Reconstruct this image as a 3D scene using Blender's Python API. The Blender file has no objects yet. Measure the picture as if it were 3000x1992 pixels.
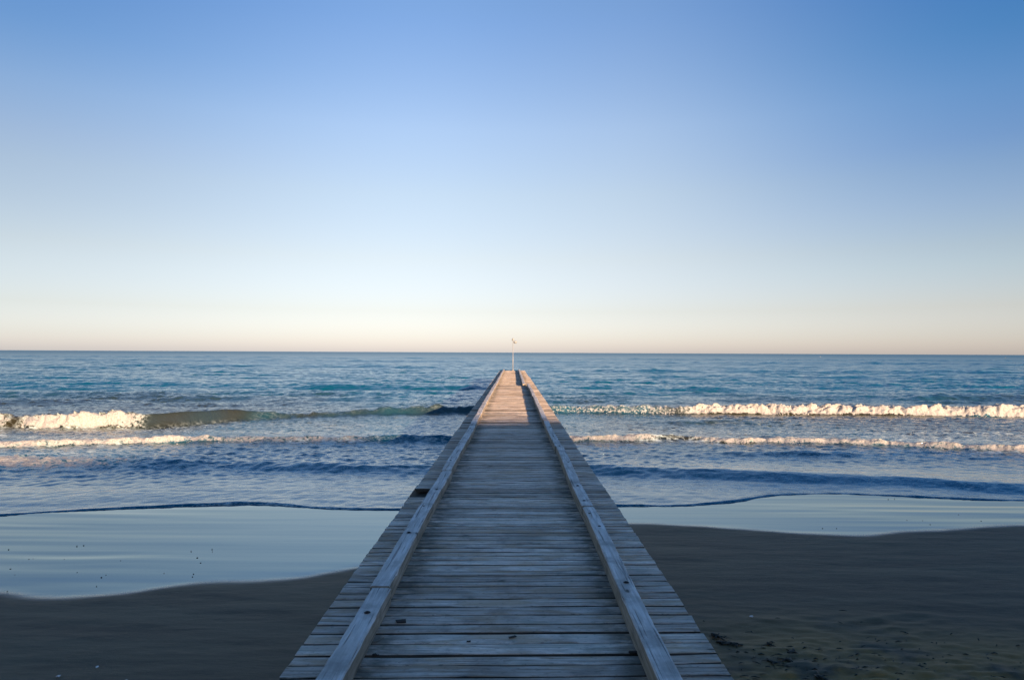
import bpy, math, random
import numpy as np
from mathutils import Vector, Matrix

random.seed(7)
rng = np.random.default_rng(11)
R = math.radians
SC = bpy.context.scene
COL = SC.collection

# ------------------------------------------------------------------ dimensions
CAM_Z = 2.6          # eye above the still water
DECK = 1.0           # deck surface above the still water
PIER_END = 60.5
SUN_EL, SUN_AZ = R(11.0), R(30.0)      # sun behind the viewer, to the right
TB = 0.035           # beach slope
Y0 = 13.0            # where the beach meets still water

# ------------------------------------------------------------------ helpers
def tag(o, label=None, cat=None, group=None, kind=None):
    if label: o['label'] = label
    if cat: o['category'] = cat
    if group: o['group'] = group
    if kind: o['kind'] = kind
    return o

def empty(name, loc=(0, 0, 0), rz=0.0):
    o = bpy.data.objects.new(name, None)
    o.empty_display_size = 0.2
    o.location = loc
    o.rotation_euler = (0, 0, rz)
    COL.objects.link(o)
    return o

class MB:
    def __init__(s):
        s.v = []; s.f = []
    def add(s, vs, fs):
        n = len(s.v); s.v += [tuple(p) for p in vs]; s.f += [tuple(i + n for i in f) for f in fs]
    def box(s, c, d, rot=None, bev=0.0):
        x, y, z = d[0] / 2, d[1] / 2, d[2] / 2
        b = bev
        vs = []
        for sz, ins in ((-z, 0), (z - b, 0), (z, b)):
            for sx, sy in ((-1, -1), (1, -1), (1, 1), (-1, 1)):
                vs.append(Vector((sx * (x - ins), sy * (y - ins), sz)))
        if rot is not None: vs = [rot @ p for p in vs]
        vs = [(p.x + c[0], p.y + c[1], p.z + c[2]) for p in vs]
        fs = [(3, 2, 1, 0), (8, 9, 10, 11)]
        for k in (0, 4):
            for i in range(4):
                j = (i + 1) % 4
                fs.append((k + i, k + j, k + 4 + j, k + 4 + i))
        s.add(vs, fs)
    def lathe(s, prof, c=(0, 0, 0), n=20, axis='z'):
        vs = []; fs = []
        for r, h in prof:
            for k in range(n):
                a = 2 * math.pi * k / n
                p = (r * math.cos(a), r * math.sin(a), h)
                if axis == 'x': p = (h, r * math.cos(a), r * math.sin(a))
                if axis == 'y': p = (r * math.sin(a), h, r * math.cos(a))
                vs.append((p[0] + c[0], p[1] + c[1], p[2] + c[2]))
        for i in range(len(prof) - 1):
            for k in range(n):
                k2 = (k + 1) % n
                fs.append((i * n + k, i * n + k2, (i + 1) * n + k2, (i + 1) * n + k))
        fs.append(tuple(range(n - 1, -1, -1)))
        fs.append(tuple((len(prof) - 1) * n + k for k in range(n)))
        s.add(vs, fs)
    def tube(s, pts, rads, n=8):
        vs = []; fs = []
        m = len(pts)
        for i, p in enumerate(pts):
            p = Vector(p)
            d = Vector(pts[min(i + 1, m - 1)]) - Vector(pts[max(i - 1, 0)])
            q = d.to_track_quat('Z', 'Y')
            for k in range(n):
                a = 2 * math.pi * k / n
                vs.append(p + q @ Vector((rads[i] * math.cos(a), rads[i] * math.sin(a), 0)))
        for i in range(m - 1):
            for k in range(n):
                k2 = (k + 1) % n
                fs.append((i * n + k, i * n + k2, (i + 1) * n + k2, (i + 1) * n + k))
        fs.append(tuple(range(n - 1, -1, -1)))
        fs.append(tuple((m - 1) * n + k for k in range(n)))
        s.add(vs, fs)
    def build(s, name, mat, parent=None, smooth=False, loc=(0, 0, 0)):
        me = bpy.data.meshes.new(name)
        me.from_pydata(s.v, [], s.f)
        if smooth:
            me.polygons.foreach_set('use_smooth', [True] * len(me.polygons))
        me.materials.append(mat)
        me.update()
        o = bpy.data.objects.new(name, me)
        o.location = loc
        COL.objects.link(o)
        if parent: o.parent = parent
        return o

def grid_mesh(name, V, ny, nx, mat, attrs=None):
    """V: (ny*nx,3) float array of a regular grid."""
    me = bpy.data.meshes.new(name)
    me.vertices.add(ny * nx)
    me.vertices.foreach_set('co', V.astype(np.float32).ravel())
    i = np.arange(ny - 1)[:, None] * nx + np.arange(nx - 1)[None, :]
    q = np.stack([i, i + 1, i + nx + 1, i + nx], -1).reshape(-1, 4)
    nf = q.shape[0]
    me.loops.add(nf * 4)
    me.loops.foreach_set('vertex_index', q.astype(np.int32).ravel())
    me.polygons.add(nf)
    me.polygons.foreach_set('loop_start', np.arange(0, nf * 4, 4, dtype=np.int32))
    me.polygons.foreach_set('use_smooth', np.ones(nf, bool))
    me.update(calc_edges=True)
    for k, a in (attrs or {}).items():
        at = me.attributes.new(k, 'FLOAT', 'POINT')
        at.data.foreach_set('value', a.astype(np.float32).ravel())
    me.materials.append(mat)
    o = bpy.data.objects.new(name, me)
    COL.objects.link(o)
    return o

def sstep(a, b, x):
    t = np.clip((x - a) / (b - a), 0, 1)
    return t * t * (3 - 2 * t)

_P = rng.permutation(256)
_G = rng.uniform(-1, 1, 256)
def vnoise(x, y, z=None):
    """smooth value noise in 2-D or 3-D, range about -1..1"""
    x = np.asarray(x, float); y = np.asarray(y, float)
    xi = np.floor(x).astype(int); yi = np.floor(y).astype(int)
    fx = x - xi; fy = y - yi
    fx = fx * fx * (3 - 2 * fx); fy = fy * fy * (3 - 2 * fy)
    def h2(i, j, b=0): return _G[_P[(_P[(i) & 255] + j + b) & 255]]
    def lay(b):
        a = h2(xi, yi, b); c = h2(xi + 1, yi, b); d = h2(xi, yi + 1, b); e = h2(xi + 1, yi + 1, b)
        return (a * (1 - fx) + c * fx) * (1 - fy) + (d * (1 - fx) + e * fx) * fy
    if z is None: return lay(0)
    z = np.asarray(z, float) + 0 * x
    zi = np.floor(z).astype(int); fz = z - zi; fz = fz * fz * (3 - 2 * fz)
    return lay(_P[zi & 255] * 7) * (1 - fz) + lay(_P[(zi + 1) & 255] * 7) * fz
def fbm(x, y, o=4, g=0.5, l=2.03, z=None):
    a = 1.0; s = 0; t = 0
    for k in range(o):
        s = s + a * vnoise(x + 17.3 * k, y - 9.1 * k, None if z is None else z)
        t += a; a *= g; x = x * l; y = y * l
        if z is not None: z = z * l
    return s / t

# photo pixel rows/columns (3000 wide) of the shore lines -> world curves
def horizon(px): return 1025.0 + 14.0 * px / 3000.0
def curve(pts, beach=False, z=0.0):
    xs, ys = [], []
    for px, py in pts:
        P = py - horizon(px)
        d = 2000 * (CAM_Z - TB * Y0) / (P - 2000 * TB) if beach else 2000 * (CAM_Z - z) / P
        xs.append((px - 1503) * d / 2000); ys.append(d)
    return np.array(xs), np.array(ys)
def pinterp(x, xs, ys):
    """monotone-ish smooth interpolation: linear, then box-smoothed on a fine table"""
    t = np.linspace(min(xs[0], -60) - 5, max(xs[-1], 60) + 5, 6000)
    v = np.interp(t, xs, ys)
    k = np.hanning(61); k /= k.sum()
    v = np.convolve(np.pad(v, 30, mode='edge'), k, mode='valid')
    return np.interp(x, t, v)

EDGE = curve([(0, 1511), (190, 1497), (450, 1483), (726, 1472), (800, 1476), (914, 1486), (1000, 1492), (1167, 1493),
              (1500, 1490), (1827, 1480), (2003, 1483), (2176, 1467), (2244, 1451), (2437, 1443), (2572, 1450), (2712, 1455), (2891, 1464), (3000, 1466)], True)
FILM = curve([(0, 1723), (104, 1742), (207, 1744), (346, 1733), (450, 1721), (519, 1704), (622, 1697), (800, 1692), (873, 1688), (1046, 1661),
              (1300, 1600), (1600, 1545), (1847, 1526), (2003, 1533), (2251, 1551), (2321, 1557), (2442, 1561), (2497, 1566), (2560, 1564), (2580, 1554), (2684, 1552),
              (2857, 1543), (2891, 1535), (3000, 1535)], True)
WB = curve([(0, 1256), (200, 1258), (430, 1254), (560, 1245), (665, 1232), (960, 1222), (1150, 1214), (1290, 1212), (1620, 1210), (1900, 1214), (2010, 1215), (2400, 1217), (3000, 1222)])
WC = curve([(0, 1314), (300, 1308), (600, 1299), (800, 1301), (1000, 1300), (1200, 1295), (1310, 1300), (1680, 1297), (1850, 1296), (1960, 1290), (2010, 1292), (2150, 1303), (2500, 1308), (3000, 1328)])
WD = curve([(0, 1372), (500, 1378), (1000, 1390), (1235, 1396), (1760, 1402), (2200, 1415), (2674, 1427), (3000, 1455)])

def beach_z(y): return np.where(y < Y0, TB * (Y0 - y), -0.06 * (y - Y0))

# ------------------------------------------------------------------ materials
def new_mat(name):
    m = bpy.data.materials.new(name); m.use_nodes = True
    nt = m.node_tree; nt.nodes.clear()
    out = nt.nodes.new('ShaderNodeOutputMaterial')
    bs = nt.nodes.new('ShaderNodeBsdfPrincipled')
    nt.links.new(bs.outputs[0], out.inputs[0])
    return m, nt, bs
class N:
    """tiny node-building helper"""
    def __init__(s, nt): s.nt = nt
    def n(s, t, **kw):
        nd = s.nt.nodes.new(t)
        for k, v in kw.items(): setattr(nd, k, v)
        return nd
    def l(s, a, b): s.nt.links.new(a, b)
    def put(s, sock, v):
        if isinstance(v, bpy.types.NodeSocket): s.l(v, sock)
        else: sock.default_value = v
    def math(s, op, a, b=0.0, clamp=False):
        nd = s.n('ShaderNodeMath', operation=op, use_clamp=clamp)
        s.put(nd.inputs[0], a); s.put(nd.inputs[1], b); return nd.outputs[0]
    def mix(s, f, a, b, blend='MIX'):
        nd = s.n('ShaderNodeMix', data_type='RGBA', blend_type=blend)
        s.put(nd.inputs[0], f); s.put(nd.inputs[6], a if isinstance(a, bpy.types.NodeSocket) else (*a, 1)); s.put(nd.inputs[7], b if isinstance(b, bpy.types.NodeSocket) else (*b, 1))
        return nd.outputs[2]
    def ramp(s, f, a, b, lo=0.0, hi=1.0, smooth=True):
        nd = s.n('ShaderNodeMapRange', interpolation_type='SMOOTHSTEP' if smooth else 'LINEAR', clamp=True)
        s.put(nd.inputs[0], f)
        for i, v in ((1, a), (2, b), (3, lo), (4, hi)): s.put(nd.inputs[i], v)
        return nd.outputs[0]
    def coords(s, scale=(1, 1, 1), off=None):
        tc = s.n('ShaderNodeTexCoord'); mp = s.n('ShaderNodeMapping')
        mp.inputs['Scale'].default_value = scale
        v = tc.outputs['Object']
        if off is not None:
            ad = s.n('ShaderNodeVectorMath', operation='ADD'); s.l(v, ad.inputs[0]); s.l(off, ad.inputs[1]); v = ad.outputs[0]
        s.l(v, mp.inputs[0]); return mp.outputs[0]
    def noise(s, vec, scale, detail=4, rough=0.55, dist=0.0):
        nd = s.n('ShaderNodeTexNoise'); s.l(vec, nd.inputs['Vector'])
        nd.inputs['Scale'].default_value = scale; nd.inputs['Detail'].default_value = detail
        nd.inputs['Roughness'].default_value = rough; nd.inputs['Distortion'].default_value = dist
        return nd.outputs[0]
    def voro(s, vec, scale, feature='F1', out=0, rnd=1.0):
        nd = s.n('ShaderNodeTexVoronoi', feature=feature); s.l(vec, nd.inputs['Vector'])
        nd.inputs['Scale'].default_value = scale; nd.inputs['Randomness'].default_value = rnd
        return nd.outputs[out]
    def attr(s, name):
        nd = s.n('ShaderNodeAttribute', attribute_name=name); return nd.outputs['Fac']
    def bump(s, h, strength, dist, normal=None):
        nd = s.n('ShaderNodeBump'); nd.inputs['Strength'].default_value = strength; nd.inputs['Distance'].default_value = dist
        s.l(h, nd.inputs['Height'])
        if normal is not None: s.l(normal, nd.inputs['Normal'])
        return nd.outputs[0]

def wood(name, base_a, base_b, bleach, along='x', dark=0.35, board=False):
    m, nt, bs = new_mat(name); g = N(nt)
    geo = g.n('ShaderNodeNewGeometry')
    rnd = geo.outputs['Random Per Island']
    cmb = g.n('ShaderNodeCombineXYZ')
    g.l(g.math('MULTIPLY', rnd, 31.0), cmb.inputs[0]); g.l(g.math('MULTIPLY', rnd, 57.0), cmb.inputs[1]); g.l(g.math('MULTIPLY', rnd, 19.0), cmb.inputs[2])
    st = (1.0, 16.0, 16.0) if along == 'x' else (16.0, 1.0, 16.0)
    v = g.coords(st, cmb.outputs[0])
    grain = g.noise(v, 2.2, 8, 0.68, 0.6)
    st2 = (1.0, 50.0, 50.0) if along == 'x' else (50.0, 1.0, 50.0)
    v2 = g.coords(st2, cmb.outputs[0])
    fine = g.noise(v2, 3.0, 4, 0.7)
    crack = g.ramp(g.noise(g.coords((0.5, 34, 34) if along == 'x' else (30, .7, 30), cmb.outputs[0]), 2.2, 3, 0.5), 0.585, 0.66)
    iso = g.coords((1, 1, 1), cmb.outputs[0])
    blot = g.noise(iso, 3.5, 6, 0.62)
    blot2 = g.noise(g.coords((1, 1, 1)), 1.1, 5, 0.6)
    c = g.mix(g.ramp(rnd, 0.0, 1.0, smooth=False), base_a, base_b)
    c = g.mix(g.ramp(grain, 0.38, 0.68), c, bleach)
    c = g.mix(g.math('MULTIPLY', g.ramp(blot, 0.50, 0.68), 0.55), c, tuple(x * 0.45 for x in base_a))
    c = g.mix(g.math('MULTIPLY', g.ramp(blot2, 0.50, 0.70), 0.4), c, (0.055, 0.06, 0.05))
    c = g.mix(g.math('MULTIPLY', g.ramp(fine, 0.50, 0.66), dark), c, (0.03, 0.028, 0.026))
    c = g.mix(g.math('MULTIPLY', crack, 0.5), c, (0.012, 0.011, 0.010))
    if board:
        # rusty brown and grey-green weathering patches, speckle, ragged damp stains along the rails
        tint = g.noise(g.coords((1.4, 5, 5), cmb.outputs[0]), 1.6, 4, 0.6)
        c = g.mix(g.math('MULTIPLY', g.ramp(tint, 0.48, 0.62), 0.65), c, (0.40, 0.285, 0.18))
        c = g.mix(g.math('MULTIPLY', g.ramp(tint, 0.46, 0.32), 0.40), c, (0.22, 0.25, 0.20))
        spk = g.noise(g.coords((14, 40, 40), cmb.outputs[0]), 2.0, 3, 0.6)
        c = g.mix(g.math('MULTIPLY', g.ramp(spk, 0.56, 0.72), 0.55), c, (0.07, 0.06, 0.05))
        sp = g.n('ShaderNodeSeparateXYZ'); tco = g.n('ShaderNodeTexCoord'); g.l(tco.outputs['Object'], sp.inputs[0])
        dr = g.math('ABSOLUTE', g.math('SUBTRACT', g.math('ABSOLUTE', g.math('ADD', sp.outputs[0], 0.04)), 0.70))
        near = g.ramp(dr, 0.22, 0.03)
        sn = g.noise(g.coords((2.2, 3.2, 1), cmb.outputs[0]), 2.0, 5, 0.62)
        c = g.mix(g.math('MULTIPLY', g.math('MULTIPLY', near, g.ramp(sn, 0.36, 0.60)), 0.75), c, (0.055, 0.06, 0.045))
    # knots
    kv = g.coords((1.3, 3.2, 3.2) if along == 'x' else (3.2, 1.3, 3.2), cmb.outputs[0])
    kd = g.voro(kv, 1.7)
    c = g.mix(g.ramp(kd, 0.10, 0.03, 0, 0.8), c, (0.025, 0.02, 0.017))
    val = g.math('ADD', g.math('MULTIPLY', g.math('FRACT', g.math('MULTIPLY', rnd, 7.31)), 0.62), 0.76)
    hs = g.n('ShaderNodeHueSaturation'); g.l(c, hs.inputs['Color']); g.l(val, hs.inputs['Value'])
    g.l(hs.outputs[0], bs.inputs['Base Color'])
    bs.inputs['Roughness'].default_value = 0.78
    bs.inputs['Specular IOR Level'].default_value = 0.35
    h = g.math('SUBTRACT', g.math('ADD', g.math('MULTIPLY', grain, 0.6), g.math('MULTIPLY', fine, 0.5)), g.math('MULTIPLY', crack, 0.9))
    g.l(g.bump(h, 0.8, 0.008), bs.inputs['Normal'])
    return m

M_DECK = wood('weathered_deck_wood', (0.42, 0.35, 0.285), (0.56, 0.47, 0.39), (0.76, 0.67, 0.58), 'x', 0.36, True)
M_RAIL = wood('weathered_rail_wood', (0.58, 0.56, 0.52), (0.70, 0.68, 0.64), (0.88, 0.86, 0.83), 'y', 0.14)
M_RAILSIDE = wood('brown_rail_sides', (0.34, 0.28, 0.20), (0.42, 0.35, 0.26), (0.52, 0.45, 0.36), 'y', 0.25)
M_SIDE = wood('unbleached_shaded_board_sides', (0.035, 0.03, 0.024), (0.05, 0.042, 0.032), (0.06, 0.05, 0.04), 'x')  # unbleached sides, colour darkened further to put shade into the gaps
M_DARKW = wood('dark_wet_wood', (0.016, 0.014, 0.009), (0.022, 0.018, 0.012), (0.035, 0.03, 0.02), 'y')

def plain(name, col, rough=0.5, metal=0.0, var=0.25, scale=12.0):
    m, nt, bs = new_mat(name); g = N(nt)
    nz = g.noise(g.coords(), scale, 5, 0.6)
    c = g.mix(g.ramp(nz, 0.35, 0.7), col, tuple(x * (1 - var) for x in col))
    g.l(c, bs.inputs['Base Color']); bs.inputs['Roughness'].default_value = rough; bs.inputs['Metallic'].default_value = metal
    g.l(g.bump(nz, 0.2, 0.003), bs.inputs['Normal'])
    return m
M_BOLT_HOLE_SHADE = plain('rusted_bolt_hole_shade', (0.012, 0.010, 0.009), 0.7, 0.0, 0.5, 60)  # rusted bolt, near-black so the shade of its hole is in the colour
M_PAINT = plain('cream_paint', (0.30, 0.31, 0.31), 0.45, 0, 0.08)
M_GREYMETAL = plain('grey_metal', (0.30, 0.29, 0.27), 0.5, 0.4, 0.2)
M_SHELL = plain('white_shell', (0.75, 0.74, 0.70), 0.5, 0, 0.2, 80)
M_PEBBLE = plain('dark_pebble', (0.035, 0.037, 0.04), 0.5, 0, 0.4, 80)
M_WEED = plain('dark_seaweed', (0.022, 0.022, 0.012), 0.55, 0, 0.5, 40)
M_TWIG = plain('dry_twig', (0.20, 0.17, 0.13), 0.8, 0, 0.3, 60)
M_BARK = plain('dark_bark', (0.035, 0.028, 0.022), 0.85, 0, 0.4, 60)
M_BUOY = plain('white_buoy', (0.75, 0.74, 0.72), 0.4, 0, 0.1)
M_SHADE_RIDGE = plain('shade_ridge_cover', (0.05, 0.055, 0.035), 0.95, 0, 0.4, 0.6)

# sand -----------------------------------------------------------------------
def sand_mat():
    m, nt, bs = new_mat('beach_sand'); g = N(nt)
    wet = g.attr('wet'); rough_a = g.attr('churn')
    co = g.coords()
    streak = g.noise(g.coords((0.35, 2.2, 1)), 1.6, 6, 0.6)
    speck = g.noise(co, 260, 2, 0.5)
    patch = g.noise(co, 1.7, 5, 0.6)
    c = g.mix(g.ramp(streak, 0.35, 0.68), (0.036, 0.031, 0.018), (0.086, 0.073, 0.042))
    c = g.mix(g.math('MULTIPLY', g.ramp(speck, 0.40, 0.68), 0.45), c, (0.095, 0.082, 0.055))
    c = g.mix(g.math('MULTIPLY', g.ramp(patch, 0.30, 0.52), g.math('MULTIPLY', rough_a, 1.0)), c, (0.24, 0.14, 0.04))
    c = g.mix(g.math('MULTIPLY', wet, 0.6), c, (0.022, 0.034, 0.042))
    g.l(c, bs.inputs['Base Color'])
    g.l(g.ramp(wet, 0.15, 0.85, 0.55, 0.03), bs.inputs['Roughness'])
    g.l(g.ramp(wet, 0.1, 0.9, 0.22, 0.5), bs.inputs['Specular IOR Level'])
    g.l(g.ramp(wet, 0.1, 0.9, 1.45, 3.0), bs.inputs['IOR'])
    bs.inputs['Specular Tint'].default_value = (0.53, 0.845, 1.0, 1)
    # small ripple marks and grain outside the film
    dry = g.math('SUBTRACT', 1.0, wet)
    rip = g.noise(g.coords((1.0, 2.6, 1)), 6.0, 5, 0.6)
    grain = g.noise(co, 420, 2, 0.6)
    h = g.math('MULTIPLY', g.math('ADD', g.math('MULTIPLY', rip, 0.6), g.math('MULTIPLY', grain, 0.12)), dry)
    n1 = g.bump(h, 0.45, 0.02)
    film = g.noise(g.coords((0.16, 2.2, 1)), 1.5, 2, 0.45)
    n2 = g.bump(g.math('MULTIPLY', film, wet), 0.30, 0.012, n1)
    g.l(n2, bs.inputs['Normal'])
    return m
M_SAND = sand_mat()

def sea_mat():
    m, nt, bs = new_mat('sea_water'); g = N(nt)
    foam = g.attr('foam'); lace = g.attr('lace'); turb_sun = g.attr('turbid_sunlit')
    co = g.coords()
    deep = (0.001, 0.075, 0.125); olive = (0.032, 0.027, 0.003)
    c = g.mix(turb_sun, deep, olive)  # silt olive; sunlight through the wave faces is put into this colour
    g.l(c, bs.inputs['Base Color'])
    g.l(g.ramp(g.attr('far'), 0.0, 1, 0.07, 0.38, False), bs.inputs['Roughness'])
    bs.inputs['IOR'].default_value = 1.82
    bs.inputs['Specular Tint'].default_value = (0.40, 0.82, 1.0, 1)
    b1 = g.noise(g.coords((0.55, 1.4, 1)), 3.2, 5, 0.6)
    b2 = g.noise(g.coords((0.7, 1.3, 1)), 14.0, 4, 0.6)
    rg = g.attr('rough')
    n1 = g.bump(g.math('MULTIPLY', b1, rg), 0.35, 0.10)
    n2 = g.bump(g.math('MULTIPLY', b2, rg), 0.40, 0.03, n1)
    g.l(n2, bs.inputs['Normal'])
    # foam
    f = g.n('ShaderNodeBsdfPrincipled')
    fn = g.noise(co, 9.0, 8, 0.72)
    fine = g.noise(co, 34.0, 5, 0.7)
    fc = g.mix(g.ramp(fine, 0.3, 0.7), (0.22, 0.225, 0.225), (0.56, 0.56, 0.55))
    g.l(fc, f.inputs['Base Color']); f.inputs['Roughness'].default_value = 0.7
    f.inputs['Specular IOR Level'].default_value = 0.25
    g.l(g.bump(g.math('ADD', fn, g.math('MULTIPLY', fine, 0.4)), 0.9, 0.05), f.inputs['Normal'])
    # coverage: solid where foam=1, torn edges between
    k1 = g.math('ADD', foam, g.math('MULTIPLY', g.math('MULTIPLY', g.math('SUBTRACT', fn, 0.5), 2.6), g.ramp(foam, 0.02, 0.35)))
    cov = g.ramp(k1, 0.38, 0.62)
    warp = g.n('ShaderNodeVectorMath', operation='ADD')
    wn = g.n('ShaderNodeTexNoise'); g.l(co, wn.inputs['Vector']); wn.inputs['Scale'].default_value = 2.0; wn.inputs['Detail'].default_value = 4
    ws = g.n('ShaderNodeVectorMath', operation='SCALE'); g.l(wn.outputs['Color'], ws.inputs[0]); ws.inputs['Scale'].default_value = 0.7
    g.l(g.coords((0.8, 1.5, 1)), warp.inputs[0]); g.l(ws.outputs[0], warp.inputs[1])
    vd = g.voro(warp.outputs[0], 5.0, 'DISTANCE_TO_EDGE')
    web = g.ramp(vd, 0.10, 0.03)
    br = g.noise(g.coords((0.7, 1.3, 1)), 4.2, 8, 0.72)
    k2 = g.math('MULTIPLY', g.math('ADD', g.math('MULTIPLY', web, 0.5), g.ramp(br, 0.50, 0.60)), lace, True)
    k2 = g.math('MULTIPLY', k2, 0.8)
    tot = g.math('MAXIMUM', cov, k2)
    fcol = g.mix(cov, (0.66, 0.80, 0.80), fc)
    g.l(fcol, f.inputs['Base Color'])
    mx = g.n('ShaderNodeMixShader')
    g.l(tot, mx.inputs[0]); g.l(bs.outputs[0], mx.inputs[1]); g.l(f.outputs[0], mx.inputs[2])
    out = [n for n in nt.nodes if n.type == 'OUTPUT_MATERIAL'][0]
    g.l(mx.outputs[0], out.inputs[0])
    return m
M_SEA = sea_mat()
def foam_mat():
    m, nt, bs = new_mat('white_foam'); g = N(nt)
    fine = g.noise(g.coords(), 40.0, 5, 0.7)
    g.l(g.mix(g.ramp(fine, 0.3, 0.7), (0.36, 0.36, 0.36), (0.56, 0.56, 0.555)), bs.inputs['Base Color'])
    bs.inputs['Roughness'].default_value = 0.7
    g.l(g.bump(fine, 0.6, 0.02), bs.inputs['Normal'])
    return m
M_FOAM = foam_mat()

# ------------------------------------------------------------------ beach
def build_beach():
    xs = np.concatenate([-np.geomspace(400, 13, 60)[:-1], np.linspace(-13, 13, 760), np.geomspace(13, 400, 60)[1:]])
    ys = np.concatenate([np.linspace(-130, -4, 60)[:-1], np.linspace(-4, 3, 60)[:-1], np.linspace(3, 13.5, 460), np.linspace(13.5, 40, 60)[1:]])
    X, Y = np.meshgrid(xs, ys)
    Z = beach_z(Y)
    Z = Z + np.where(Y < -6, 0, 0)
    fy = pinterp(X, *FILM)
    t = Y - fy + 0.06 * fbm(X * 1.6, Y * 1.6, 3)
    wet = sstep(-0.30, 0.22, t)
    dry = 1 - wet
    rp = np.clip(0.25 + 0.9 * sstep(-3.0, -6.0, X) + 0.9 * sstep(3.0, 6.0, X) + 0.5 * fbm(X * .4, Y * .4, 2), 0, 1.2)
    Z += wet * rp * 0.010 * fbm(X * 0.22 + 0.3 * Y, Y * 2.3 + 0.25 * fbm(X * .5, Y * .5, 2), 2)
    # churned sand right of the pier (footprints, debris)
    ch = sstep(0.35, 0.75, 0.5 + 0.5 * fbm(X * 0.5 + 3, Y * 0.5, 3)) * 0
    ch = np.exp(-(((X - 2.6) / 1.5) ** 2 + ((Y - 4.9) / 0.9) ** 2)) + 0.35 * sstep(6.8, 5.2, Y) * (X > 1)
    ch = np.clip(ch * (0.8 + 0.5 * fbm(X * 1.3, Y * 1.3, 3)), 0, 1)
    Z += dry * 0.012 * fbm(X * 0.5, Y * 1.2, 3)
    Z += dry * 0.006 * fbm(X * 1.8, Y * 5.5, 3)
    lump = fbm(X * 5.0 + 0.6 * Y, Y * 9.0, 4)
    Z += ch * dry * 0.035 * np.abs(lump)
    Z += dry * sstep(7.2, 5.6, Y + 0.3 * X * (X < 0)) * (X > 0.5) * 0.012 * fbm(X * 2.4 - Y * 1.4, Y * 6.0 + X, 3)
    # footprints (shallow hollows with raised rims)
    for fx, fyy, a in ((3.1, 6.0, .3), (3.55, 6.15, .2), (4.6, 5.3, .5), (5.4, 5.0, .1), (6.2, 4.9, .4), (2.9, 4.6, .8)):
        u = (X - fx) * math.cos(a) + (Y - fyy) * math.sin(a); v = -(X - fx) * math.sin(a) + (Y - fyy) * math.cos(a)
        r2 = (u / 0.19) ** 2 + (v / 0.08) ** 2
        Z += dry * (-0.012 * np.exp(-r2) + 0.005 * np.exp(-((np.sqrt(r2) - 1.5) / 0.5) ** 2))
    o = grid_mesh('beach', np.stack([X, Y, Z], -1).reshape(-1, 3), len(ys), len(xs), M_SAND, {'wet': wet, 'churn': ch})
    return tag(o, 'dark wet sand beach with a mirror film along the water', None, None, 'structure')
build_beach()

# unseen ridge added behind the viewer, crest shaped to put the beach in shade
def build_shade_ridge():
    ta = math.tan(SUN_AZ); te = math.tan(SUN_EL); YR = -40.0
    # shadow line at sea level (x -> y)
    bx = np.array([-60, -30, -16, -12, -9, -6, -3, 0, 5, 10, 14, 30, 60.0])
    by = np.array([13.0, 13.0, 13.4, 14.2, 17.8, 20.6, 21.2, 20.6, 20.2, 19.4, 18.6, 18.0, 18.0])
    hx = bx + (by - YR) * ta; hh = te * (by - YR) / math.cos(SUN_AZ)
    xs = np.linspace(-300, 340, 900); ys = np.linspace(-110, -24, 60)
    X, Y = np.meshgrid(xs, ys)
    H = np.interp(X, hx, hh) + 0.35 * fbm(X * 0.35, 0 * X, 4)
    prof = np.where(Y > YR, np.clip((-24 - Y) / (-24 - YR), 0, 1), np.clip((Y + 110) / (110 + YR), 0, 1))
    prof = np.sin(prof * math.pi / 2)
    Z = (H - 2) * prof + 1.6 + np.where(np.abs(Y - YR) < 3, 0, 0.5) * fbm(X * .2, Y * .2, 3) * prof
    # exact crest row
    k = int(np.argmin(np.abs(ys - YR))); Z[k] = np.maximum(H[k], 0); Y[k] = YR
    o = grid_mesh('shade_ridge', np.stack([X, Y, Z], -1).reshape(-1, 3), len(ys), len(xs), M_SHADE_RIDGE)
    tag(o, 'added unseen ridge that shades the beach', None, None, 'structure')
build_shade_ridge()

# ------------------------------------------------------------------ sea
# breakers: front line, height(x), foam(x), front width, back length
def tbl(pts):
    a = np.array(pts, float); return lambda x: pinterp(x, a[:, 0], a[:, 1])
BR = [
    dict(c=WB, h=tbl([(-40, .36), (-17, .38), (-14.5, .37), (-12.4, .43), (-11, .38), (-9.8, .27), (-8.8, .15), (-7, .12), (-5.5, .20), (-4.2, .30), (-2.6, .28), (0, .22), (3, .26), (8, .30), (14, .34), (21, .36), (40, .36)]),
         f=tbl([(-40, 1), (-17.0, 1), (-16.75, 0), (-16.35, 0), (-16.1, 1), (-12.7, 1), (-12.45, .05), (-9.6, 0), (-9, .12), (-6.5, .16), (-5, .08), (-3.3, .22), (-2.4, .05), (-1, .1), (2, .36), (6.0, .42), (7.3, .45), (7.6, 1), (40, 1)]),
         wf=0.42, wb=2.2, trail=0.3),
    dict(c=WC, h=tbl([(-40, .12), (-13, .12), (-9, .14), (-5, .13), (-1, .15), (2, .13), (4.2, .17), (6, .13), (14, .15), (40, .15)]),
         f=tbl([(-40, .68), (-13, .66), (-9, .72), (-6.5, .62), (-4.8, .5), (-4.0, .35), (-3, .12), (0, .25), (1.2, .7), (4.0, .68), (4.5, .12), (5.1, .12), (5.7, .62), (9, .74), (12, .62), (40, .65)]),
         wf=0.26, wb=1.6, trail=0.25),
    dict(c=WD, h=tbl([(-40, .12), (-11, .10), (-8, .10), (0, .11), (8, .085), (12, .07), (40, .07)]),
         f=tbl([(-40, .75), (-11.5, .7), (-9.5, .45), (-8, .2), (0, .16), (9, .16), (40, .16)]),
         wf=0.75, wb=1.4, trail=0.5, lump=0.12),
]
NCI, NSIDE = 1300, 70
NC = NCI + 2 * NSIDE
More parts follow.
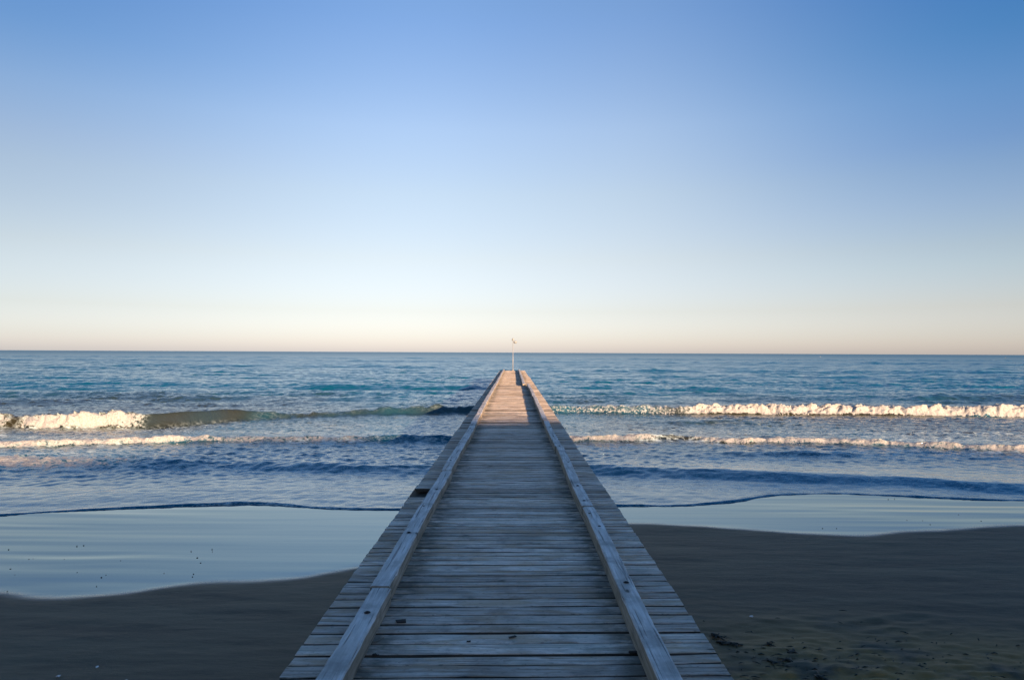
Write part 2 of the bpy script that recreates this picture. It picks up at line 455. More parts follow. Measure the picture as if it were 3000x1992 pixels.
def build_sea():
    rows = [8.0]
    while rows[-1] < 12000:
        y = rows[-1]
        if y < 30: d = 0.045
        elif y < 400: d = 0.045 * (y / 30) ** 1.45
        else: d = y * 0.035
        rows.append(y + d)
    ys = np.array(rows); ny = len(ys)
    ui = np.linspace(-1, 1, NCI)
    us = 1 + np.cumsum(np.geomspace(0.0018, 0.30, NSIDE))
    u = np.concatenate([-us[::-1], ui, us])
    side = 1 - sstep(1.02, 1.6, np.abs(u))[None, :]
    hw = 0.80 * ys + 3.5
    X = u[None, :] * hw[:, None]
    Y = np.repeat(ys[:, None], NC, 1)
    dx = np.repeat((2 * hw / NCI)[:, None], NC, 1)
    dyr = np.gradient(ys)[:, None]
    Z = np.zeros_like(X)
    near = ys < 46
    far_f = sstep(26, 36, Y)              # offshore chop weight
    # ---- wind chop: sum of many small wave trains
    r = np.random.default_rng(5)
    for k in range(72):
        lam = 0.13 * (7.0 / 0.13) ** (k / 71.0)
        th = r.normal(0, 0.45 + 0.5 * (lam < 1.5))
        kx = 2 * math.pi / lam * math.sin(th); ky = 2 * math.pi / lam * math.cos(th)
        ph = r.uniform(0, 6.28)
        wgt = np.clip((lam / (2.6 * np.maximum(dx[:, :1], dyr)) - 1), 0, 1)
        rowmask = (wgt[:, 0] > 0)
        if not rowmask.any(): continue
        amp_far = 0.0068 * lam ** 0.80
        amp_near = 0.0052 * lam ** 0.8 * (1.5 if lam < 0.6 else 0.9 if lam < 1.2 else 0.15)
        i = np.where(rowmask)[0]
        p = kx * X[i] + ky * Y[i] + ph + 0.8 * vnoise(X[i] / (lam * 5) + k, Y[i] / (lam * 5))
        s = np.sin(p); s = s + 0.30 * np.cos(2 * p)
        A = amp_near + (amp_far - amp_near) * far_f[i]
        Z[i] += wgt[i] * A * s
    # gusts: calmer and rougher patches
    gp = 0.75 + 0.5 * fbm(X / 9.0, Y / 5.0, 3)
    Z *= np.clip(gp, 0.3, 1.5) * side
    # ---- swells offshore
    for (yy, px0, px1, h, wf, wb) in ((47, 900, 1460, .30, 1.6, 3.0), (46.5, 1540, 2300, .22, 1.6, 3.0), (49, -200, 720, .22, 2.0, 3.0), (110, 300, 1300, .45, 4, 7),
                                      (90, 1700, 3100, .40, 4, 7), (70, 2100, 3100, .28, 3, 5), (38, 2700, 3300, .25, 1.2, 2), (36, 900, 1200, .12, 1, 2), (37, 1850, 2050, .12, 1, 2), (16.9, 2180, 2470, .15, .35, .6), (24.5, 2020, 2260, .14, .5, .8), (170, -300, 3300, .5, 6, 10), (260, -300, 3300, .6, 9, 14)):
        x0 = (px0 - 1503) * yy / 2000; x1 = (px1 - 1503) * yy / 2000
        sel = np.where((ys > yy - 4 * wf) & (ys < yy + 5 * wb))[0]
        t = Y[sel] - (yy + 0.8 * fbm(X[sel] * 0.12, 0 * X[sel] + yy, 3) * wf)
        en = sstep(x0 - 0.12 * yy, x0 + 0.06 * yy, X[sel]) * (1 - sstep(x1 - 0.06 * yy, x1 + 0.12 * yy, X[sel])) * (0.75 + 0.5 * fbm(X[sel] * 0.3, 0 * X[sel] + yy, 3))
        pr = np.where(t < wf, sstep(-wf * .4, wf, t), np.exp(-np.abs((t - wf) / wb) ** 1.5))
        Z[sel] += h * en * pr
    # ---- breakers
    foam = np.zeros_like(Z); lace = np.zeros_like(Z); DY = np.zeros_like(Z); DX = np.zeros_like(Z)
    ix = np.where(near)[0]
    x = X[ix]; y = Y[ix]
    zz = np.zeros_like(x); fo = np.zeros_like(x); la = np.zeros_like(x); dyy = np.zeros_like(x); damp = np.ones_like(x)
    n3a = 2.6 * np.abs(fbm(x * 1.5, y * 2.4, 4, 0.5)) - 0.45      # rounded lumps with creases
    n3b = 2.4 * np.abs(fbm(x * 4.6 + 5, y * 5.5, 4, 0.55)) - 0.40
    for b in BR:
        yc = pinterp(x, *b['c']) + 0.16 * fbm(x * 0.7, 0 * x + b['wf'] * 77, 4) + 0.22 * fbm(x * 0.22, 0 * x + b['wf'] * 57, 2)
        h = b['h'](x) * (1 + (0.5 * fbm(x * 2.2, y * 0.8, 4) * sstep(0, 1, (x + 10.2) / 1.2) * (x < 8) if b is BR[0] else 0)) * (1 + (0.26 if b is BR[0] else 0.42) * fbm(x * 0.9, 0 * x + b['wf'] * 31, 4))
        f = np.clip(b['f'](x) * (1 + 0.5 * np.minimum(0.1, fbm(x * 0.7, 0 * x + b['wf'] * 91, 4))), 0, 1)
        yc = yc + f * 0.07 * fbm(x * 3.5, 0 * x + b['wf'] * 13, 3)
        t = y - yc; wf, wb = b['wf'], b['wb']
        face = sstep(0, wf, t) ** 0.9
        back = np.exp(-np.clip((t - wf) / wb, 0, 9) ** 1.25)
        pr = np.where(t < wf, face, back)
        zz += h * pr - 0.10 * h * np.exp(-((t + 0.5) / 0.6) ** 2)
        # foam cover: on the face, lip and a strip behind
        tr = b['trail'] * (sstep(2, 5, x) if b is BR[0] else 1.0) + 0.02
        fm = f * sstep(0.0, 0.09, t) * (1 - sstep(wf + 0.05 - 0.16 * (b is BR[0]) * (x < 2), wf + 0.05 + tr, t))
        band = sstep(-0.02, 0.10, t) * (1 - sstep(wf + 0.05, wf + 0.45, t))
        roll = np.clip(f * 1.2 - 0.25, 0, 1) * band
        if 'lump' in b: roll = np.maximum(roll, b['lump'] * sstep(-.02, .15, t) * (1 - sstep(wf + .4, wf + 1.2, t)))
        zz += roll * h * (0.04 + 0.42 * n3a + 0.18 * n3b)
        dyy += roll * (-0.06 - 0.08 * n3b - 0.16 * n3a) * sstep(0, wf, t)
        fo = np.maximum(fo, fm)
        la = np.maximum(la, np.clip(f, .04, 1) * sstep(0, wf, t) * np.exp(-np.clip(t - wf, 0, 9) / 2.2) * 0.8)
        damp *= 1 - 0.75 * sstep(-.1, .05, t) * (1 - sstep(wf, wf + .3, t)) * (1 - f) * sstep(0, 1, (-9.2 - x) / 1.0)
    smooth = np.zeros_like(x)
    t0 = y - pinterp(x, *WB); smooth = sstep(-.25, 0.0, t0) * (1 - sstep(.5, .9, t0)) * (1 - sstep(0.1, .4, BR[0]['f'](x))) * sstep(0, 1, (-9.2 - x) / 1.0)
    # residual lace between breakers
    inner = (1 - sstep(21, 27, y))
    la = np.maximum(la, inner * 0.95 * np.clip(0.6 + 0.9 * fbm(x * 0.35, y * 0.9, 3), 0, 1))
    Z[ix] = Z[ix] * damp
    la = np.maximum(la, 0.5 * (1 - sstep(24, 30, y)) * np.clip(0.2 + 1.2 * fbm(x * 0.3, y * 0.7 + 9, 3), 0, 1))
    # swash: thin sheet running up the sand
    ey = pinterp(x, *EDGE) + 0.05 * fbm(x * 1.2, 0 * x + 3, 4)
    sheet = np.maximum(beach_z(y), 0) * 1.0
    te = y - ey
    thick = 0.016 * sstep(0, 0.06, te) + 0.03 * sstep(0.1, 1.5, te)
    lip = 0.012 * (0.7 + 0.6 * fbm(x * 2.0, 0 * x + 8, 3)) * np.exp(-((te - 0.08) / 0.06) ** 2)
    calm = sstep(1.5, 5.5, te) * 0.78 + 0.22
    Zi = sheet + thick + lip + Z[ix] * calm + zz
    Zi = np.where(te < 0, beach_z(y) - 0.02 - 0.10 * np.clip(-te * 8, 0, 1), Zi)
    Z[ix] = Zi
    la = np.maximum(la, 0.8 * sstep(0.02, .1, te) * (1 - sstep(0.25, 1.0, te)) * .5)
    ROUGH = np.ones_like(Z); ROUGH[ix] = 0.20 + 0.40 * sstep(2.2, 5.5, te) + 0.48 * sstep(6, 13, te)
    la = la * (0.55 + 0.45 * sstep(2.0, 4.5, te))
    foam[ix] = fo; lace[ix] = la * (1 - smooth); DY[ix] = dyy
    turb_sun = (1 - sstep(27, 50, Y + 4 * fbm(X * .1, Y * .1, 2))) * sstep(14, 21, Y)
    turb_sun = turb_sun * np.clip(0.42 + 0.8 * sstep(0, 1, (-9.2 - X) / 1.6) + 0.45 * sstep(1, 4, X) + 0.9 * fbm(X * 0.35, Y * 0.1, 3), 0, 1)
    turb_sun = np.clip(turb_sun, 0.0, 1)
    V = np.stack([X + DX, Y + DY, Z], -1).reshape(-1, 3)
    o = grid_mesh('sea', V, ny, NC, M_SEA, {'foam': foam, 'lace': lace, 'turbid_sunlit': turb_sun, 'rough': ROUGH, 'far': np.clip(np.log(np.maximum(Y, 40) / 40) / math.log(25), 0, 1)})
    print('sea', ny, NC)
    return tag(o, 'blue sea with small breakers rolling to the beach', None, None, 'structure')
build_sea()

# spray and foam clots thrown up by the breakers: too many to count
def ico():
    t = (1 + 5 ** .5) / 2
    v = np.array([(-1, t, 0), (1, t, 0), (-1, -t, 0), (1, -t, 0), (0, -1, t), (0, 1, t), (0, -1, -t), (0, 1, -t), (t, 0, -1), (t, 0, 1), (-t, 0, -1), (-t, 0, 1)], float)
    v /= np.linalg.norm(v[0])
    f = np.array([(0, 11, 5), (0, 5, 1), (0, 1, 7), (0, 7, 10), (0, 10, 11), (1, 5, 9), (5, 11, 4), (11, 10, 2), (10, 7, 6), (7, 1, 8), (3, 9, 4), (3, 4, 2), (3, 2, 6), (3, 6, 8), (3, 8, 9), (4, 9, 5), (2, 4, 11), (6, 2, 10), (8, 6, 7), (9, 8, 1)])
    return v, f
def build_foam():
    iv, jf = ico()
    r = np.random.default_rng(3)
    P = []; S = []
    for b, n in ((BR[0], 7000), (BR[1], 5000), (BR[2], 600)):
        x = r.uniform(-19, 23, n) if b is BR[0] else r.uniform(-17, 17, n)
        f = np.clip(b['f'](x), 0, 1)
        keep = r.random(n) < np.clip(f * 1.3 - 0.3, 0, 1) * (0.45 + 0.9 * vnoise(x * 1.4, 0 * x + 2))
        x = x[keep]
        h = b['h'](x); yc = pinterp(x, *b['c'])
        t = r.random(len(x)); up = r.random(len(x)) ** 2
        s = 0.005 + 0.020 * r.random(len(x)) ** 3
        s *= (1.25 if b is BR[0] else 0.85)
        yy = yc + b['wf'] * (t * 1.3) - 0.08
        zz = h * np.clip(sstep(0, 1, t), 0.05, 1) * (0.92 + 0.18 * vnoise(x * 3.2, yy * 3.2)) + 0.22 * h * up
        P.append(np.stack([x, yy, zz], 1)); S.append(s)
    P = np.concatenate(P); S = np.concatenate(S)
    n = len(P)
    jit = r.uniform(0.7, 1.3, (n, 12, 1))
    V = (iv[None] * jit * S[:, None, None] * np.array([1.3, 1, 1])[None, None] + P[:, None]).reshape(-1, 3)
    F = (jf[None] + (np.arange(n) * 12)[:, None, None]).reshape(-1, 3)
    me = bpy.data.meshes.new('foam')
    me.vertices.add(len(V)); me.vertices.foreach_set('co', V.astype(np.float32).ravel())
    me.loops.add(F.size); me.loops.foreach_set('vertex_index', F.astype(np.int32).ravel())
    me.polygons.add(len(F)); me.polygons.foreach_set('loop_start', np.arange(0, F.size, 3, dtype=np.int32))
    me.polygons.foreach_set('use_smooth', np.ones(len(F), bool))
    me.update(calc_edges=True); me.materials.append(M_FOAM)
    o = bpy.data.objects.new('sea_foam', me); COL.objects.link(o)
    tag(o, 'white foam and spray along the breaking waves', None, None, 'stuff')
build_foam()

# ------------------------------------------------------------------ pier
XL, XR = -1.145, 1.095
def make_pier():
    pier = empty('wooden_pier', (0, 0, 0))
    tag(pier, 'long narrow weathered wooden pier running straight out over the beach and sea', 'pier')
    r = random.Random(4)
    V = []; F = []
    y = 1.2; jog = [0, 0]
    NS = 11
    while y < PIER_END:
        w = r.choice((0.09, 0.10, 0.11, 0.115, 0.12) if y < 4.6 else (0.075, 0.08, 0.085, 0.09, 0.10, 0.11)) + r.uniform(-.004, .004)
        gap = r.choice((0.017, 0.019, 0.021, 0.023)) if r.random() > .05 else 0.028
        slope = (0.026 * max(0.0, 1 - (y - 3) / 22.0)) + r.gauss(0, 0.0022)
        far = min(1.0, max(0.0, (y - 8) / 14))
        tilt = r.gauss(0, 0.007 + 0.026 * far)
        dz = r.gauss(0, 0.0012 + 0.005 * far)
        x0 = XL + r.gauss(0, 0.002) + jog[0]; x1 = XR + r.gauss(0, 0.002) - jog[1]
        if r.random() < .10: jog = [r.choice((0, 0, 0, .006, .012)), r.choice((0, 0, 0, .006, .012))]
        if y > 45: x1 -= 0.05
        yc = y + w / 2
        spans = [(x0, x1)]
        if 7.58 < yc < 8.02: spans = [(-0.84, x1)]        # broken-out board ends
        for (a, b) in spans:
            n0 = len(V)
            bow = r.gauss(0, .004)
            prof = ((-w / 2, -0.045), (-w / 2, -0.004), (-w / 2 + 0.004, 0), (w / 2 - 0.004, 0), (w / 2, -0.004), (w / 2, -0.045))
            for s in range(NS):
                tt = s / (NS - 1); px = a + (b - a) * tt
                ej0 = r.gauss(0, .0014); ej1 = r.gauss(0, .0014); ez = r.gauss(0, .0010)
                for j, (py, pz) in enumerate(prof):
                    e = ej0 if j < 3 else ej1
                    V.append((px + (r.gauss(0, .002) if s in (0, NS - 1) else 0), yc + py + e + slope * px + bow * (1 - (2 * tt - 1) ** 2), DECK + pz + dz + ez + tilt * py))
            for s in range(NS - 1):
                for j in range(6):
                    k = (j + 1) % 6
                    F.append((n0 + s * 6 + k, n0 + s * 6 + j, n0 + (s + 1) * 6 + j, n0 + (s + 1) * 6 + k))
            F.append(tuple(n0 + j for j in range(6))); F.append(tuple(n0 + (NS - 1) * 6 + j for j in range(5, -1, -1)))
        y += w + gap
    m = MB(); m.v = V; m.f = F
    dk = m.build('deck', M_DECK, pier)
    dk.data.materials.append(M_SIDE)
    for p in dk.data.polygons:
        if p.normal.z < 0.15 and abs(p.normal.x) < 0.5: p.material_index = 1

    # kerb rails: separate beams butted end to end
    def beam(x0, x1, y0, y1, h, tw):
        V = []; F = []
        n = max(4, int((y1 - y0) / 0.07)); bev = 0.006
        wob = r.uniform(0, 50)
        for s in range(n + 1):
            t = s / n; yy = y0 + (y1 - y0) * t
            off = tw * (t - .5) + 0.006 * math.sin(wob + yy * 1.3)
            c1 = max(0, r.gauss(0, .005)); c2 = max(0, r.gauss(0, .006))
            hz = 0.004 * math.sin(wob * 2 + yy * 2.1)
            pts = ((x0, 0.002), (x0, h - bev - c2), (x0 + bev + c1, h), (x1 - bev - c2, h), (x1, h - bev - c1), (x1, 0.002))
            for px, pz in pts: V.append((px + off, yy, DECK + 0.008 + pz + (hz if pz > .01 else 0)))
        for s in range(n):
            for j in range(6):
                k = (j + 1) % 6
                F.append((s * 6 + k, s * 6 + j, (s + 1) * 6 + j, (s + 1) * 6 + k))
        F.append(tuple(range(6))); F.append(tuple(n * 6 + j for j in range(5, -1, -1)))
        mb = MB(); mb.v = V; mb.f = F
        return mb
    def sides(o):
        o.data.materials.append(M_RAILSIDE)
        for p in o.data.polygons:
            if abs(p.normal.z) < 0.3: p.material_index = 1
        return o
    def bolt(x, y, h, parent):
        mb = MB()
        mb.lathe([(0.019, 0), (0.019, 0.002), (0.011, 0.003), (0.011, 0.006), (0.006, 0.008)], (x, y, DECK + 0.0085 + h), 10)
        mb.build('bolt_hole_shade', M_BOLT_HOLE_SHADE, parent)
    left_cuts = [1.0, 4.35, 8.6, 12.7, 16.6, 20.6, 24.7, 28.7, 32.6, 36.8, 41, 45.2, 49.4, 53.6, 57.6, PIER_END]
    right_cuts = [1.0, 6.6, 10.9, 15.0, 19.2, 23.3, 27.6, 32.4, 36.5, 40.6, 44.8, 49, 53.2, 57.3, PIER_END]
    lb = [3.93, 5.64, 6.6, 7.4, 9.4, 11.6, 13.4, 15.3]; rb = [4.43, 5.85, 6.3, 6.83, 7.6, 9.2, 10.85, 12.1, 13.6]
    for i in range(len(left_cuts) - 1):
        y0, y1 = left_cuts[i], left_cuts[i + 1]
        jx = r.gauss(0, .005) if i > 0 else 0; h = 0.105 + r.gauss(0, .003)
        xx0, xx1 = -0.892 + jx, -0.768 + jx
        if y0 > 32: xx0, xx1 = -0.86 + jx, -0.745 + jx
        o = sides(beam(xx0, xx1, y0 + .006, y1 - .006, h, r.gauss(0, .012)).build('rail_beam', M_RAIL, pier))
        for b in lb:
            if y0 < b < y1: bolt((xx0 + xx1) / 2 + r.uniform(-.02, .02), b, h, o)
        for b in (y0 + .35, y1 - .35):
            if y0 > 15: bolt((xx0 + xx1) / 2, b, h, o)
    for i in range(len(right_cuts) - 1):
        y0, y1 = right_cuts[i], right_cuts[i + 1]
        jx = r.gauss(0, .005) if i > 0 else 0; h = 0.115 + r.gauss(0, .003)
        xx0, xx1 = 0.672 + jx, 0.785 + jx
        if y0 > 32: xx0, xx1 = 0.47 + jx, 0.60 + jx
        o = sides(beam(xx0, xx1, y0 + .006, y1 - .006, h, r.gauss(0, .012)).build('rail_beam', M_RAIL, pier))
        for b in rb:
            if y0 < b < y1: bolt((xx0 + xx1) / 2 + r.uniform(-.02, .02), b, h, o)
        for b in (y0 + .35, y1 - .35):
            if y0 > 15: bolt((xx0 + xx1) / 2, b, h, o)
    # structure underneath
    lg = MB(); lg.box((-0.95, 8.05, DECK - 0.086), (0.48, 1.0, 0.05), None, .004); lg.build('hole_shade_board', M_DARKW, pier)  # dark board added below the missing ends so the hole looks shaded
    for x in (-1.02, -0.35, 0.35, 1.0):
        s = MB(); s.box((x, (1.2 + PIER_END) / 2, DECK - 0.058 - 0.08), (0.09, PIER_END - 1.3, 0.16)); s.build('stringer', M_DARKW, pier)
    k = 0; yy = 3.0
    while yy < PIER_END:
        s = MB(); s.box((-0.02, yy, DECK - 0.221 - 0.08), (2.05, 0.14, 0.16), None, 0.008); s.build('cross_beam', M_DARKW, pier)
        for x in (-0.86, 0.84):
            d = -0.6 if yy < 14 else -2.8
            p = MB(); p.lathe([(0.11, d), (0.105, DECK - 0.38)], (x, yy, 0), 16); p.build('pile', M_DARKW, pier, True)
        yy += 4.05; k += 1
    return pier
make_pier()

# lamp on the pier head
def make_lamp():
    y = 59.9; x = 0.0
    root = empty('light_pole', (x, y, DECK))
    tag(root, 'slim cream light pole standing at the far end of the pier', 'light pole')
    p = MB(); p.lathe([(0.034, 0.012), (0.034, 1.0), (0.027, 1.02), (0.024, 2.62)], n=14); p.build('pole', M_PAINT, root, True)
    b = MB(); b.lathe([(0.13, 0.0), (0.13, 0.014), (0.06, 0.03), (0.055, 0.10)], n=18); b.build('base_plate', M_GREYMETAL, root)
    a = MB(); a.box((0.10, 0, 2.50), (0.24, 0.05, 0.05), None, .006); a.build('bracket', M_PAINT, root)
    l = MB(); l.lathe([(0.06, 2.63), (0.10, 2.65), (0.10, 2.78), (0.07, 2.82), (0.02, 2.86)], n=20); h = l.build('lamp_housing', M_PAINT, root, True)
    s = MB(); s.lathe([(0.05, 2.40), (0.15, 2.44), (0.16, 2.52), (0.10, 2.60), (0.03, 2.62)], (0.20, 0, 0), 20); s.build('lamp_shade', M_PAINT, root, True)
    d = MB(); d.lathe([(0.045, 2.372), (0.045, 2.399)], (0.20, 0, 0), 14); d.build('bulb_socket', M_GREYMETAL, root)
make_lamp()

# ------------------------------------------------------------------ small things
def at_beach(px, py):
    P = py - horizon(px); d = 2000 * (CAM_Z - TB * Y0) / (P - 2000 * TB)
    return ((px - 1503) * d / 2000, d, float(beach_z(np.array(d))))
def at_deck(px, py):
    d = 2000 * (CAM_Z - DECK) / (py - horizon(px)); return ((px - 1503) * d / 2000, d, DECK)
def rock(s, flat=0.55, seed=0):
    r = np.random.default_rng(seed); iv, jf = ico()
    me = bpy.data.meshes.new('pebble')
    v = iv * r.uniform(.8, 1.2, (12, 1)) * s * 0.55 * np.array([1.25, .9, flat])
    me.from_pydata([tuple(p) for p in v], [], [tuple(f) for f in jf]); me.materials.append(M_PEBBLE)
    me.polygons.foreach_set('use_smooth', [True] * len(me.polygons))
    return me
PEB = [rock(.016, .6, k) for k in range(4)]
peb = [(8, 1662), (36, 1606), (96, 1635), (108, 1633), (42, 1663), (56, 1680), (199, 1635), (255, 1594), (235, 1596), (237, 1673), (321, 1680), (308, 1687), (363, 1639), (294, 1712), (568, 1611), (629, 1605), (630, 1612), (586, 1630), (576, 1677), (573, 1685), (490, 1675), (596, 1645), (35, 1727)]
for i, (px, py) in enumerate(peb):
    x, y, z = at_beach(px, py)
    o = bpy.data.objects.new('pebble', PEB[i % 4]); o.location = (x, y, z + .004); o.rotation_euler = (0, 0, i * 1.7); COL.objects.link(o)
    sc = .6 + .5 * ((i * 37) % 10) / 10; o.scale = (sc, sc, sc)
    tag(o, 'tiny dark pebble on the mirror-wet sand left of the pier', 'pebble', 'pebbles on the wet sand left of the pier')
for i, (px, py) in enumerate([(2600, 1460), (2618, 1459), (2805, 1505), (2654, 1522), (2722, 1534), (2449, 1545), (2408, 1545), (2871, 1524), (2700, 1523)]):
    x, y, z = at_beach(px, py)
    o = bpy.data.objects.new('pebble', PEB[(i + 1) % 4]); o.location = (x, y, z + .004); o.rotation_euler = (0, 0, i * 2.1); COL.objects.link(o)
    tag(o, 'tiny dark pebble on the strip of mirror-wet sand right of the pier', 'pebble', 'pebbles on the wet sand right of the pier')

def shell(px, py, s, label):
    x, y, z = at_beach(px, py)
    m = MB(); vs = []; fs = []
    n, k = 9, 5
    for i in range(n):
        a = -1.1 + 2.2 * i / (n - 1)
        for j in range(k):
            rr = j / (k - 1); hgt = math.sin(rr * math.pi * .9) * .35 * (1 + .12 * (-1) ** i)
            vs.append((math.sin(a) * rr * s, math.cos(a) * rr * s - s * .5, hgt * s + .002))
    for i in range(n - 1):
        for j in range(k - 1):
            fs.append((i * k + j, (i + 1) * k + j, (i + 1) * k + j + 1, i * k + j + 1))
    m.add(vs, fs)
    o = m.build('seashell', M_SHELL, None, True, (x, y, z)); o.rotation_euler = (0.25, 0, random.uniform(0, 6))
    tag(o, label, 'shell', None)
shell(299, 1946, .022, 'white seashell on the dark sand near the lower left corner')
shell(188, 1972, .022, 'small grey seashell at the bottom left edge of the sand')
shell(380, 1987, .024, 'dull seashell at the very bottom of the sand left of the pier')
shell(2200, 1800, .026, 'white seashell alone on the dark sand right of the pier')

def weed(name, pts, r0, label, cat, mat=M_WEED, seed=1, side=6, place=at_beach):
    rr = random.Random(seed)
    P = [place(*p) for p in pts]
    n = len(P)
    path = []; rad = []
    for i in range(n - 1):
        for k in range(6):
            t = k / 6
            a = Vector(P[i]).lerp(Vector(P[i + 1]), t)
            path.append((a.x + rr.gauss(0, r0 * .4), a.y + rr.gauss(0, r0 * .5), a.z + r0 * .6)); rad.append(r0 * rr.uniform(.5, 1.2))
    path.append((P[-1][0], P[-1][1], P[-1][2] + r0 * .4)); rad.append(r0 * .3)
    rad[0] *= .4
    m = MB(); m.tube(path, rad, 7)
    for k in range(side):
        i = rr.randrange(len(path)); q = Vector(path[i])
        d = Vector((rr.gauss(0, 1), rr.gauss(0, 1), 0)).normalized() * r0 * rr.uniform(3, 7)
        m.tube([q, q + d * .5 + Vector((0, 0, r0 * .3)), q + d], [r0 * .35, r0 * .3, r0 * .1], 5)
    o = m.build(name, mat, None, True)
    tag(o, label, cat)
    return o
weed('seaweed_clump', [(2083, 1852), (2096, 1858), (2110, 1862)], .016, 'dark seaweed clump on the sand touching the right edge of the pier', 'seaweed', seed=2, side=9)
weed('seaweed_strand', [(2098, 1873), (2115, 1879), (2135, 1878), (2152, 1880), (2176, 1882)], .013, 'long thin dark seaweed strand on the sand beside the clump', 'seaweed', seed=3, side=10)
weed('seaweed_piece', [(2245, 1880), (2253, 1882)], .014, 'small black seaweed piece farther from the pier on churned sand', 'seaweed', seed=4)
weed('seaweed_piece', [(2306, 1905), (2327, 1903)], .014, 'flat dark seaweed piece lying above the pair near the bottom', 'seaweed', seed=5)
weed('seaweed_piece', [(2300, 1924), (2315, 1931)], .017, 'thick black seaweed lump in the middle of the churned sand', 'seaweed', seed=6)
weed('seaweed_piece', [(2245, 1928), (2262, 1934), (2285, 1936)], .013, 'brownish seaweed piece left of the thick black lump', 'seaweed', seed=7)
weed('seaweed_piece', [(2300, 1945), (2325, 1947), (2350, 1946)], .010, 'thin straight seaweed piece near the bottom of the churned sand', 'seaweed', seed=8)
weed('seaweed_piece', [(2385, 1972), (2412, 1980)], .016, 'dark curled seaweed at the bottom edge of the sand', 'seaweed', seed=9)
weed('seaweed_strand', [(2440, 1951), (2490, 1954), (2520, 1958), (2545, 1960)], .013, 'dark seaweed strand farthest right along the bottom of the sand', 'seaweed', seed=10, side=8)

# debris flecks in the churned sand: stuff
def flecks():
    rr = random.Random(8); m = MB()
    for k in range(420):
        x = rr.gauss(2.7, 1.0); y = rr.gauss(4.9, .45)
        if x < 1.3 or y < 4.0: continue
        z = float(beach_z(np.array(y))) + .006
        L = rr.uniform(.008, .035); a = rr.gauss(0.15, .5)
        d = Vector((math.cos(a), math.sin(a), 0)) * L
        w = rr.uniform(.002, .006)
        m.tube([(x - d.x, y - d.y, z), (x, y, z + w), (x + d.x, y + d.y, z)], [w * .4, w, w * .3], 5)
    o = m.build('beach_litter', M_WEED, None)
    tag(o, 'scattered dark bits of dried weed on the churned sand', None, None, 'stuff')
flecks()

# things lying on the deck
def deck_chunk(name, px, py, dims, mat, label, cat, rz=0.0, seed=0):
    x, y, z = at_deck(px, py); rr = random.Random(seed)
    m = MB(); m.box((0, 0, dims[2] / 2 + .004), dims, None, min(dims) * .3)
    m.v = [(a + rr.gauss(0, dims[0] * .05), b + rr.gauss(0, dims[1] * .1), c) for a, b, c in m.v]
    o = m.build(name, mat, None, False, (x, y, z)); o.rotation_euler = (0, 0, rz)
    tag(o, label, cat)
deck_chunk('bark_piece', 1181, 1816, (.055, .040, .008), M_BARK, 'flat brown bark piece on the deck near the left rail', 'bark', .2, 1)
deck_chunk('wood_splinter', 1859, 1907, (.055, .018, .012), M_BARK, 'short black wood splinter on the deck touching the right rail', 'splinter', 0, 2)
deck_chunk('dead_leaf', 1505, 1861, (.045, .018, .006), M_BARK, 'small dark dead leaf in the middle of the deck', 'leaf', .5, 3)
deck_chunk('wood_chip', 1378, 1874, (.022, .012, .006), M_BARK, 'tiny dark wood chip left of the leaf on the deck', 'wood chip', 0, 4)
weed('twig', [(1098, 1874), (1112, 1872), (1122, 1865), (1133, 1860)], .0035, 'thin pale twig on the deck beside the left rail', 'twig', M_TWIG, 4, 2, at_deck)
weed('twig', [(1100, 1910), (1108, 1912), (1116, 1912)], .006, 'short black twig on the deck against the left rail', 'twig', M_BARK, 5, 2, at_deck)

# floats far out
def buoy(px, py, s, label):
    d = 2000 * CAM_Z / (py - horizon(px)); x = (px - 1503) * d / 2000
    root = empty('buoy', (x, d, 0)); tag(root, label, 'buoy')
    m = MB(); m.lathe([(.15 * s, -.25 * s), (.5 * s, -.1 * s), (.55 * s, .15 * s), (.4 * s, .45 * s), (.12 * s, .6 * s)], n=14); m.build('float', M_BUOY, root, True)
    p = MB(); p.lathe([(.05 * s, .58 * s), (.05 * s, 1.6 * s)], n=8); p.build('mast', M_BUOY, root)
    t = MB(); t.lathe([(.03 * s, 1.6 * s), (.2 * s, 1.72 * s), (.03 * s, 1.9 * s)], n=8); t.build('top_mark', M_BUOY, root)
buoy(2403, 1045.5, .5, 'tiny white buoy on the horizon right of the pier')
buoy(2945, 1048, .4, 'tiny white buoy near the right edge below the horizon')

# ------------------------------------------------------------------ light, sky, camera
w = bpy.data.worlds.new('World'); SC.world = w; w.use_nodes = True
nt = w.node_tree; nt.nodes.clear(); g = N(nt)
out = g.n('ShaderNodeOutputWorld'); bg = g.n('ShaderNodeBackground'); sky = g.n('ShaderNodeTexSky')
sky.sky_type = 'NISHITA'; sky.sun_disc = False
sky.sun_elevation = SUN_EL; sky.sun_rotation = math.pi - SUN_AZ
sky.altitude = 0; sky.air_density = 1.0; sky.dust_density = 0.6; sky.ozone_density = 1.5
# clear evening air: the sky model is graded by height (milky white haze low, deep blue high) and by compass
# bearing (deeper blue right of view; lens vignette put into both sides)
tcw = g.n('ShaderNodeTexCoord'); sx = g.n('ShaderNodeSeparateXYZ'); g.l(tcw.outputs['Generated'], sx.inputs[0])
def sky_ramp(stops, scale):
    rp = g.n('ShaderNodeValToRGB'); cr = rp.color_ramp
    while len(cr.elements) < len(stops): cr.elements.new(0.5)
    for e, (p, c) in zip(cr.elements, stops):
        e.position = p; e.color = (c[0] / scale, c[1] / scale, c[2] / scale, 1)
    g.l(sx.outputs[2], rp.inputs[0]); return rp.outputs[0]
grade = sky_ramp([(0.0, (.87, .91, 1.55)), (.024, (.82, .83, 1.30)), (.059, (.83, .745, .96)), (.134, (1.03, .825, .84)), (.224, (1.17, .95, .91)),
                  (.310, (1.18, 1.03, 1.06)), (.436, (.90, .966, 1.17)), (.75, (.55, .94, 1.22))], 2.0)
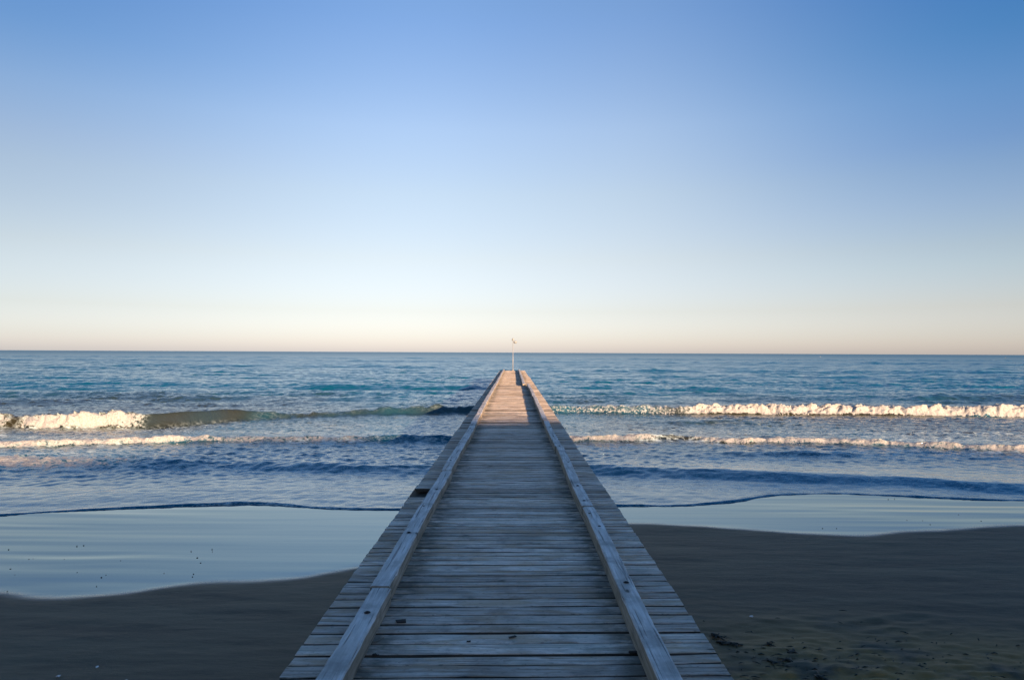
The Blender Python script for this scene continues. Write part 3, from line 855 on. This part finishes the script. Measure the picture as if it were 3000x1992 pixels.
east = sky_ramp([(0.0, (1, 1, 1)), (.06, (1, 1, 1)), (.109, (.89, .97, 1)), (.184, (.70, .83, 1)), (.256, (.50, .70, .96)), (.373, (.33, .66, .89)), (.6, (.3, .62, .87))], 1.0)
west = sky_ramp([(0.0, (.78, .80, .82)), (.109, (.73, .745, .745)), (.184, (.66, .68, .70)), (.256, (.61, .64, .69)), (.372, (.44, .59, .70)), (.6, (.42, .58, .70))], 1.0)
hl = g.math('SQRT', g.math('ADD', g.math('MULTIPLY', sx.outputs[0], sx.outputs[0]), g.math('MULTIPLY', sx.outputs[1], sx.outputs[1])))
saz = g.math('DIVIDE', sx.outputs[0], hl)
fe = g.ramp(saz, 0.14, 0.64); fw = g.ramp(saz, -0.08, -0.66)
c1 = g.mix(1.0, sky.outputs[0], grade, 'MULTIPLY')
c2 = g.mix(fe, c1, g.mix(1.0, c1, east, 'MULTIPLY'))
c3 = g.mix(fw, c2, g.mix(1.0, c1, west, 'MULTIPLY'))
g.l(c3, bg.inputs[0]); bg.inputs[1].default_value = 0.12   # the grade ramp is stored at half scale
g.l(bg.outputs[0], out.inputs[0])

sd = bpy.data.lights.new('sun', 'SUN'); sd.energy = 3.7; sd.angle = R(0.53); sd.color = (1.0, 0.66, 0.40)
so = bpy.data.objects.new('sun', sd); COL.objects.link(so)
S = Vector((math.sin(SUN_AZ) * math.cos(SUN_EL), -math.cos(SUN_AZ) * math.cos(SUN_EL), math.sin(SUN_EL)))
so.rotation_euler = S.to_track_quat('Z', 'Y').to_euler(); so.location = S * 100

cd = bpy.data.cameras.new('camera'); cd.sensor_width = 36; cd.lens = 24.0
cd.clip_start = 0.05; cd.clip_end = 30000
co = bpy.data.objects.new('camera', cd); COL.objects.link(co)
pitch = math.atan(36.5 / 2000)
mat = Matrix.Translation((0, 0, CAM_Z)) @ Matrix.Rotation(math.pi / 2 + pitch, 4, 'X') @ Matrix.Rotation(0.0047, 4, 'Z')
co.matrix_world = mat
cd.shift_x = -3.0 / 3000
SC.camera = co

SC.view_settings.view_transform = 'Standard'; SC.view_settings.look = 'None'
SC.view_settings.gamma = 1; SC.view_settings.exposure = 1.74
SC.cycles.max_bounces = 8
SC.cycles.use_denoising = True
